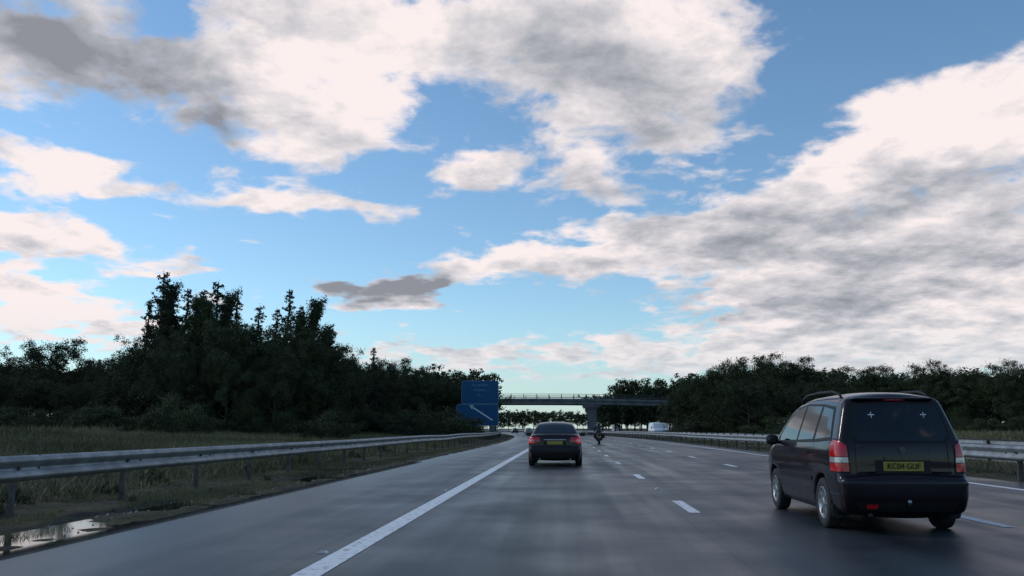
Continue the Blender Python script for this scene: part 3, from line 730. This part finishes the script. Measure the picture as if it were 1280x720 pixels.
def sedan(name,loc,rz,paint,lit=False):
    prof=[(.10,.22,.08),(.03,.30,.10),(.0,.42,.12),(.0,.58,.12),(.04,.66,.10),(.05,.85,.09),(.08,.97,.06),(.14,1.015,.06),(.45,1.03,.07),(.62,1.055,.07),(1.05,1.28,.08),(1.38,1.395,.08),(1.9,1.435,.08),(2.4,1.40,.08),(2.75,1.29,.08),(3.25,1.02,.10),(3.7,.95,.12),(4.15,.86,.15),(4.4,.72,.16),(4.48,.55,.16),(4.49,.4,.14),(4.44,.27,.1),(4.36,.19,.06)]
    wz=[.17,.30,.45,.60,.8,.92,1.0,1.1,1.25,1.38,1.46]; ww=[.80,.85,.885,.892,.885,.865,.815,.755,.675,.61,.57]
    plan=lambda y:1-.15*np.clip((y-3.6)/.9,0,1)**2-.06*np.clip((.9-y)/.9,0,1)**2
    c=Car(name,loc,rz,prof,(1.0,3.68),.315,.36,.19,wz,ww,plan,paint)
    r=c.root
    for y in (1.0,3.68):
        wheel(r,.79,y,.315,1,.21,5); wheel(r,-.79,y,.315,-1,.21,5)
    c.side("window_surround",[(.75,1.02),(1.05,1.20),(1.4,1.325),(1.9,1.365),(2.4,1.335),(2.72,1.22),(3.1,1.0),(3.1,.97),(2.0,.97)],.003,M_BLK)
    c.side("side_window",[(1.05,1.04),(1.12,1.18),(1.42,1.29),(1.88,1.33),(1.92,1.0)],.007,M_GLASS)
    c.side("side_window",[(1.98,1.0),(1.94,1.33),(2.4,1.305),(2.68,1.20),(3.0,1.02),(3.0,1.0)],.007,M_GLASS)
    c.rear("rear_window_seal",[(-.66,1.075),(-.54,1.34),(.54,1.34),(.66,1.075)],.003,M_BLK)
    c.rear("rear_window",[(-.62,1.09),(-.52,1.325),(.52,1.325),(.62,1.09)],.008,M_GLASS)
    c.rear("plate_recess",[(-.36,.70),(-.36,.84),(.36,.84),(.36,.70)],.004,M_BLK)
    c.rear("number_plate",[(-.26,.715),(-.26,.825),(.26,.825),(.26,.715)],.012,M_YEL)
    text("LN53 XJB",.095,(0,.005,.77),M_BLK,r,name="plate_text",ext=.002)
    c.line("boot_seam",[(-.56,1.0),(-.56,.68),(.56,.68),(.56,1.0)],.010,.004,M_BLK,'rear')
    c.rear("boot_chrome_strip",[(-.36,.855),(-.36,.88),(.36,.88),(.36,.855)],.008,M_ALLOY)
    c.corner("tail_lamp",[(-.25,.80),(-.24,.955),(.13,.955),(.13,.76),(-.05,.75)],.010,M_REDLIT if lit else M_RED,.85)
    c.rear("inner_tail_lamp",[(-.72,.78),(-.72,.95),(-.50,.95),(-.50,.80)],.012,M_RED); c.rear("inner_tail_lamp",[(.50,.80),(.50,.95),(.72,.95),(.72,.78)],.012,M_RED)
    c.corner("reverse_lamp",[(-.02,.835),(-.02,.87),(.125,.87),(.125,.835)],.016,M_CLR,.85)
    c.rear("bumper_strip",[(-.82,.53),(-.82,.565),(.82,.565),(.82,.53)],.006,M_BLK)
    c.rear("bumper_valance",[(-.62,.26),(-.66,.37),(.66,.37),(.62,.26)],.006,M_BLK)
    c.front("windscreen",[(-.66,1.07),(-.54,1.35),(.54,1.35),(.66,1.07)],.006,M_GLASS)
    c.front("grille",[(-.35,.60),(-.38,.74),(.38,.74),(.35,.60)],.008,M_BLK); c.front("lower_intake",[(-.6,.30),(-.6,.44),(.6,.44),(.6,.30)],.008,M_BLK)
    c.corner("headlamp",[(-.2,.64),(-.2,.80),(.16,.80),(.18,.64)],.008,M_CLR,.74,4.38,back=False)
    for pts in ([(1.95,.98),(1.96,.5),(1.93,.25)],[(3.02,.98),(3.04,.5),(3.0,.25)],[(1.22,.98),(1.3,.7)]): c.line("door_seam",pts,.009,.003,M_BLK)
    for sx in (-1,1):
        blob("door_mirror",(sx*.98,2.92,1.03),(.10,.05,.065),paint,r); blob("mirror_arm",(sx*.87,2.94,1.0),(.06,.025,.02),M_BLK,r)
        tube("exhaust_pipe",[(sx*.5,.4,.24),(sx*.5,.03,.24)],.03,M_ALLOY,r)
    blob("high_brake_lamp",(0,1.16,1.345),(.12,.03,.012),M_RED,r)
    return c
sedan("sedan_car",(-.33,29.6,0),0,M_DKGR,True)
def road_car(lat,Y,paint,opp=False):
    sl=(float(off(Y+2))-float(off(Y-2)))/4
    sedan("sedan_car",(lat+float(off(Y)),Y,0),math.atan(-sl)+(math.pi if opp else 0),paint)
road_car(0,215,M_SILV); road_car(0.2,262,M_CHAR); road_car(3.8,300,M_SILV)
def panel_van(lat,Y):
    prof=[(.06,.28,.05),(.0,.42,.06),(.0,1.0,.06),(.02,1.9,.07),(.10,2.2,.10),(.4,2.27,.10),(2.0,2.30,.10),(3.2,2.24,.10),(3.6,2.05,.10),(4.2,1.35,.10),(4.5,1.18,.12),(4.85,1.0,.14),(5.0,.7,.14),(5.0,.4,.12),(4.9,.24,.06)]
    wz=[.2,.5,1.0,1.4,2.3]; ww=[.88,.96,.97,.94,.80]; plan=lambda y:1-.12*np.clip((y-4.2)/.8,0,1)**2
    c=Car("panel_van",(lat+float(off(Y)),Y,0),math.pi+.1,prof,(1.1,4.05),.34,.40,.24,wz,ww,plan,M_WCAR); r=c.root
    for y in (1.1,4.05): wheel(r,.85,y,.34,1); wheel(r,-.85,y,.34,-1)
    c.front("windscreen",[(-.82,1.38),(-.72,1.9),(.72,1.9),(.82,1.38)],.008,M_GLASS)
    c.side("cab_window",[(3.1,1.35),(3.1,1.9),(3.55,1.85),(4.0,1.35)],.006,M_GLASS)
    c.front("grille",[(-.5,.65),(-.5,.85),(.5,.85),(.5,.65)],.008,M_BLK); c.front("bumper",[(-.8,.32),(-.8,.52),(.8,.52),(.8,.32)],.012,M_BLK)
    c.corner("headlamp",[(-.15,.75),(-.15,.98),(.15,.98),(.18,.75)],.008,M_CLR,.82,4.85,back=False)
    for sx in (-1,1): blob("door_mirror",(sx*1.1,3.75,1.45),(.08,.05,.15),M_BLK,r)
panel_van(26.8,250); panel_van(18.9,158); panel_van(21.6,168)
# ------------------------------------------------------------------ motorcycle + rider
def skinbody(name,verts,edges,rads,m,parent,sub=2):
    me=bpy.data.meshes.new(name); me.from_pydata(verts,edges,[]); me.materials.append(m)
    o=bpy.data.objects.new(name,me); link(o,parent)
    md=o.modifiers.new("skin",'SKIN'); md.use_smooth_shade=True
    for i,v in enumerate(me.skin_vertices[0].data): v.radius=rads[i]; v.use_root=(i==0)
    s=o.modifiers.new("sub",'SUBSURF'); s.levels=sub; s.render_levels=sub; return o
def motorcycle():
    Y=72; X,_=at(749,540,Y)
    r=empty("motorcycle",(X,Y,0))
    for y,rr in ((0.32,.31),(1.78,.30)):
        wheel(r,0,y,rr,1,.15 if y<1 else .12,6)
    tube("swing_arm",[(.10,.32,.31),(.12,.9,.42)],.03,M_BLK,r); tube("swing_arm",[(-.10,.32,.31),(-.12,.9,.42)],.03,M_BLK,r)
    for sx in (-1,1): tube("front_fork",[(sx*.09,1.78,.30),(sx*.10,1.45,1.0)],.028,M_ALLOY,r)
    blob("engine",(0,1.02,.45),(.19,.30,.22),M_BLK,r); blob("fuel_tank",(0,1.18,.88),(.17,.28,.14),M_CHAR,r,e=.8)
    blob("seat",(0,.70,.80),(.15,.38,.06),M_BLK,r,e=.7); blob("tail_unit",(0,.22,.82),(.12,.20,.08),M_CHAR,r,e=.7)
    blob("fairing",(0,1.62,.95),(.24,.16,.22),M_CHAR,r,e=.8); blob("windshield",(0,1.60,1.20),(.18,.05,.14),M_GLASS,r,e=.8)
    tube("handlebar",[(-.38,1.33,1.06),(-.15,1.42,1.03),(.15,1.42,1.03),(.38,1.33,1.06)],.016,M_BLK,r)
    for sx in (-1,1):
        tube("mirror_stalk",[(sx*.28,1.40,1.05),(sx*.40,1.45,1.22)],.008,M_BLK,r); blob("mirror",(sx*.42,1.45,1.24),(.07,.02,.045),M_BLK,r)
        blob("pannier",(sx*.34,.35,.66),(.11,.24,.18),M_BLK,r,e=.45); tube("silencer",[(sx*.20,.9,.32),(sx*.24,.05,.38)],.045,M_POST,r)
    blob("tail_lamp",(0,.03,.83),(.05,.02,.022),M_RED,r); blob("rear_mudguard",(0,.10,.66),(.09,.06,.12),M_BLK,r)
    plate("number_plate",[(-.1,.5),(.1,.5),(.1,.64),(-.1,.64)],.0,.006,M_YEL,r)
    rid=empty("motorcyclist",(X,Y,0))
    M_JK=mat("rider_jacket",(.02,.02,.022),(.03,.03,.032),9,.7)
    V=[(0,.68,.90),(0,.72,1.08),(0,.80,1.28),(0,.86,1.43),(0,.90,1.53)]
    R=[(.17,.14),(.15,.12),(.19,.13),(.16,.10),(.06,.06)]; E=[(0,1),(1,2),(2,3),(3,4)]
    for sx in (-1,1):
        b=len(V); V+=[(sx*.20,.86,1.42),(sx*.33,1.05,1.20),(sx*.37,1.28,1.08)]; R+=[(.075,.075),(.055,.055),(.042,.042)]; E+=[(3,b),(b,b+1),(b+1,b+2)]
        b=len(V); V+=[(sx*.12,.74,.88),(sx*.26,1.14,.80),(sx*.23,.98,.40),(sx*.23,1.10,.34)]; R+=[(.11,.11),(.075,.075),(.055,.055),(.045,.045)]; E+=[(0,b),(b,b+1),(b+1,b+2),(b+2,b+3)]
    skinbody("rider_body",V,E,R,M_JK,rid)
    blob("helmet",(0,.93,1.62),(.135,.155,.15),M_CHAR,rid,e=.95); blob("visor",(0,1.05,1.62),(.10,.05,.05),M_GLASS,rid,e=.8)
    for sx in (-1,1):
        for k in range(4):
            tube("finger",[(sx*(.36+.02*k-.02),1.29,1.085),(sx*(.36+.02*k-.02),1.345,1.09),(sx*(.36+.02*k-.02),1.36,1.05),(sx*(.36+.02*k-.02),1.335,1.035)],.011,M_JK,rid,6)
        tube("thumb",[(sx*.33,1.28,1.07),(sx*.32,1.31,1.04),(sx*.32,1.345,1.035)],.012,M_JK,rid,6)
motorcycle()
# ------------------------------------------------------------------ sky
SUN_EL=math.radians(34); SUN_AZ=math.radians(-75)   # from +Y, negative = left
def sky():
    w=bpy.data.worlds.new("World"); scene.world=w; w.use_nodes=True; nt=w.node_tree; L=nt.links.new
    bg=nt.nodes['Background']; bg.inputs['Strength'].default_value=.1
    st=N(nt,'ShaderNodeTexSky',sky_type='NISHITA'); st.sun_disc=False; st.sun_elevation=SUN_EL; st.sun_rotation=SUN_AZ
    st.air_density=1.0; st.dust_density=.2; st.ozone_density=1.2
    tc=N(nt,'ShaderNodeTexCoord'); sp=N(nt,'ShaderNodeSeparateXYZ'); L(tc.outputs['Generated'],sp.inputs[0])
    def M(op,a,b=None,c=None):
        n=N(nt,'ShaderNodeMath',operation=op)
        for i,v in enumerate((a,b,c)):
            if v is None: continue
            if isinstance(v,(int,float)): n.inputs[i].default_value=v
            else: L(v,n.inputs[i])
        return n.outputs[0]
    az=M('ARCTAN2',sp.outputs[0],sp.outputs[1]); el=M('ARCSINE',sp.outputs[2])
    zc=M('ADD',M('MAXIMUM',sp.outputs[2],0.0),.20)
    cv=N(nt,'ShaderNodeCombineXYZ'); L(az,cv.inputs[0]); L(el,cv.inputs[1])
    pv=N(nt,'ShaderNodeCombineXYZ'); L(M('DIVIDE',sp.outputs[0],zc),pv.inputs[0]); L(M('DIVIDE',sp.outputs[1],zc),pv.inputs[1])
    def noise(vec,scale,detail=8,rough=.55,dist=0,locz=0):
        n=N(nt,'ShaderNodeTexNoise',noise_dimensions='2D'); n.inputs['Scale'].default_value=scale; n.inputs['Detail'].default_value=detail
        n.inputs['Roughness'].default_value=rough; n.inputs['Distortion'].default_value=dist
        mp=N(nt,'ShaderNodeMapping'); mp.inputs['Location'].default_value=(locz,locz*.7,locz*1.3); L(vec,mp.inputs[0]); L(mp.outputs[0],n.inputs['Vector']); return n
    nw=noise(pv.outputs[0],3.6,3,.55)
    wsub=N(nt,'ShaderNodeVectorMath',operation='SUBTRACT'); L(nw.outputs['Color'],wsub.inputs[0]); wsub.inputs[1].default_value=(.5,.5,.5)
    wsc=N(nt,'ShaderNodeVectorMath',operation='MULTIPLY'); L(wsub.outputs[0],wsc.inputs[0]); wsc.inputs[1].default_value=(.12,.06,0)
    wv=N(nt,'ShaderNodeVectorMath',operation='ADD'); L(cv.outputs[0],wv.inputs[0]); L(wsc.outputs[0],wv.inputs[1])
    def blobs(lst,base=0.0):
        acc=None
        for (px,py,rx,ry,amp,*rot) in lst:
            d=ray(px,py); a=math.atan2(d.x,d.y); e=math.asin(d.z)
            mp=N(nt,'ShaderNodeMapping',vector_type='TEXTURE'); mp.inputs['Location'].default_value=(a,e,0)
            mp.inputs['Rotation'].default_value=(0,0,math.radians(rot[0]) if rot else 0)
            mp.inputs['Scale'].default_value=(rx/F,ry/F,1); L(wv.outputs[0],mp.inputs[0])
            g=N(nt,'ShaderNodeTexGradient',gradient_type='QUADRATIC_SPHERE'); L(mp.outputs[0],g.inputs[0])
            acc=M('MULTIPLY_ADD',g.outputs['Fac'],amp,acc if acc is not None else base)
        return acc
    cover=blobs([(60,60,280,150,2.6),(330,80,230,190,2.6),(470,50,280,170,2.4),(740,70,380,170,2.8),(890,60,200,120,1.4),(830,140,160,90,1.0,-20),
        (1110,185,300,120,2.6,8),(1270,120,190,120,2.6,15),(40,212,130,60,2.2),(165,232,140,48,2.0),(60,292,250,48,2.4),(335,250,170,42,2.0,-6),(450,262,130,24,1.4,-8),(400,180,130,100,1.5),
        (590,215,130,75,2.1),(740,215,160,75,2.2),(680,325,360,62,2.3,5),(850,290,240,66,1.8,8),(990,320,360,130,2.1),(1210,330,300,200,2.3),
        (500,360,110,24,3.6,2),(60,388,250,50,2.4),(200,342,130,26,2.1),(20,352,130,26,2.0),(490,380,120,22,1.7),(1060,400,380,110,2.0),(1200,420,280,110,2.0),(600,445,350,40,2.0),(870,445,300,55,1.9),(80,420,200,26,1.6),
        (580,140,100,80,-1.9),(200,25,60,60,-1.4),(1070,60,200,80,-2.4,10),(1230,15,180,60,-1.8),(110,168,190,34,-1.6),(430,315,300,50,-1.3),(640,385,240,34,-1.0),(240,290,80,50,-.9),(650,268,170,28,-.9),(290,205,70,40,-.8)],-.42)
    dark=blobs([(80,60,240,110,2.0),(270,140,120,110,1.4),(700,90,260,130,1.0),(850,110,200,100,.7,-20),(1150,240,240,55,1.0,10),(930,300,280,65,1.1),(1080,350,260,70,.7),(500,360,130,30,3.0),
        (750,240,150,45,.9),(600,245,120,36,.7),(1010,390,260,60,.6),(1250,300,180,60,.5),(700,345,200,30,.6),
        (440,120,150,100,-1.0),(1180,140,240,80,-1.1,10),(60,250,220,100,-.8),(520,30,130,80,-.3),(70,130,160,35,-1.0),(60,380,240,80,-.7),(700,310,200,40,-.4)])
    n1=noise(pv.outputs[0],5.2,7,.57,.25,3.1); n2=noise(pv.outputs[0],4.6,5,.58,.2,11.0); n3=noise(pv.outputs[0],14,4,.6,0,5.0)
    dens=M('MULTIPLY_ADD',M('SUBTRACT',n1.outputs['Fac'],.5),3.8,cover)
    dens=M('MULTIPLY_ADD',M('SUBTRACT',n3.outputs['Fac'],.5),1.2,dens)
    mr=N(nt,'ShaderNodeMapRange',interpolation_type='SMOOTHSTEP'); L(dens,mr.inputs[0]); mr.inputs[1].default_value=-.05; mr.inputs[2].default_value=1.0
    dk=M('MULTIPLY_ADD',M('SUBTRACT',n2.outputs['Fac'],.5),2.4,dark); dk=M('MULTIPLY_ADD',M('SUBTRACT',n3.outputs['Fac'],.5),.9,dk)
    dk=M('MULTIPLY_ADD',dens,.07,dk)
    cr=N(nt,'ShaderNodeValToRGB'); e=cr.color_ramp.elements; e[0].position=0; e[0].color=(.97,.87,.86,1); e[1].position=1.0; e[1].color=(.28,.29,.33,1)
    x=e.new(.30); x.color=(.70,.67,.70,1); x=e.new(.65); x.color=(.44,.45,.50,1)
    m2=N(nt,'ShaderNodeMapRange'); L(dk,m2.inputs[0]); m2.inputs[1].default_value=-.15; m2.inputs[2].default_value=1.5; L(m2.outputs[0],cr.inputs[0])
    sc=N(nt,'ShaderNodeVectorMath',operation='SCALE'); L(cr.outputs[0],sc.inputs[0]); sc.inputs['Scale'].default_value=10.0
    tint=N(nt,'ShaderNodeVectorMath',operation='MULTIPLY'); L(st.outputs[0],tint.inputs[0]); tint.inputs[1].default_value=(1.05,1.3,1.42)
    hz=N(nt,'ShaderNodeMapRange',interpolation_type='SMOOTHSTEP'); L(el,hz.inputs[0]); hz.inputs[1].default_value=0; hz.inputs[2].default_value=.14; hz.inputs[3].default_value=.6; hz.inputs[4].default_value=0
    mA=N(nt,'ShaderNodeMix',data_type='RGBA'); L(mr.outputs[0],mA.inputs[0]); L(tint.outputs[0],mA.inputs[6]); L(sc.outputs[0],mA.inputs[7])
    mB=N(nt,'ShaderNodeMix',data_type='RGBA'); L(hz.outputs[0],mB.inputs[0]); L(mA.outputs[2],mB.inputs[6]); mB.inputs[7].default_value=(4.6,6.2,6.9,1)
    L(mB.outputs[2],bg.inputs['Color'])
    w.cycles.sampling_method='MANUAL'; w.cycles.sample_map_resolution=512
sky()
sl=bpy.data.lights.new("sun",'SUN'); sl.energy=1.0; sl.angle=math.radians(10); sl.color=(1,.95,.88)
so=bpy.data.objects.new("sun",sl); scene.collection.objects.link(so)
dv=Vector((math.sin(SUN_AZ)*math.cos(SUN_EL),math.cos(SUN_AZ)*math.cos(SUN_EL),math.sin(SUN_EL)))
so.rotation_euler=dv.to_track_quat('Z','Y').to_euler(); so.location=(0,0,50)
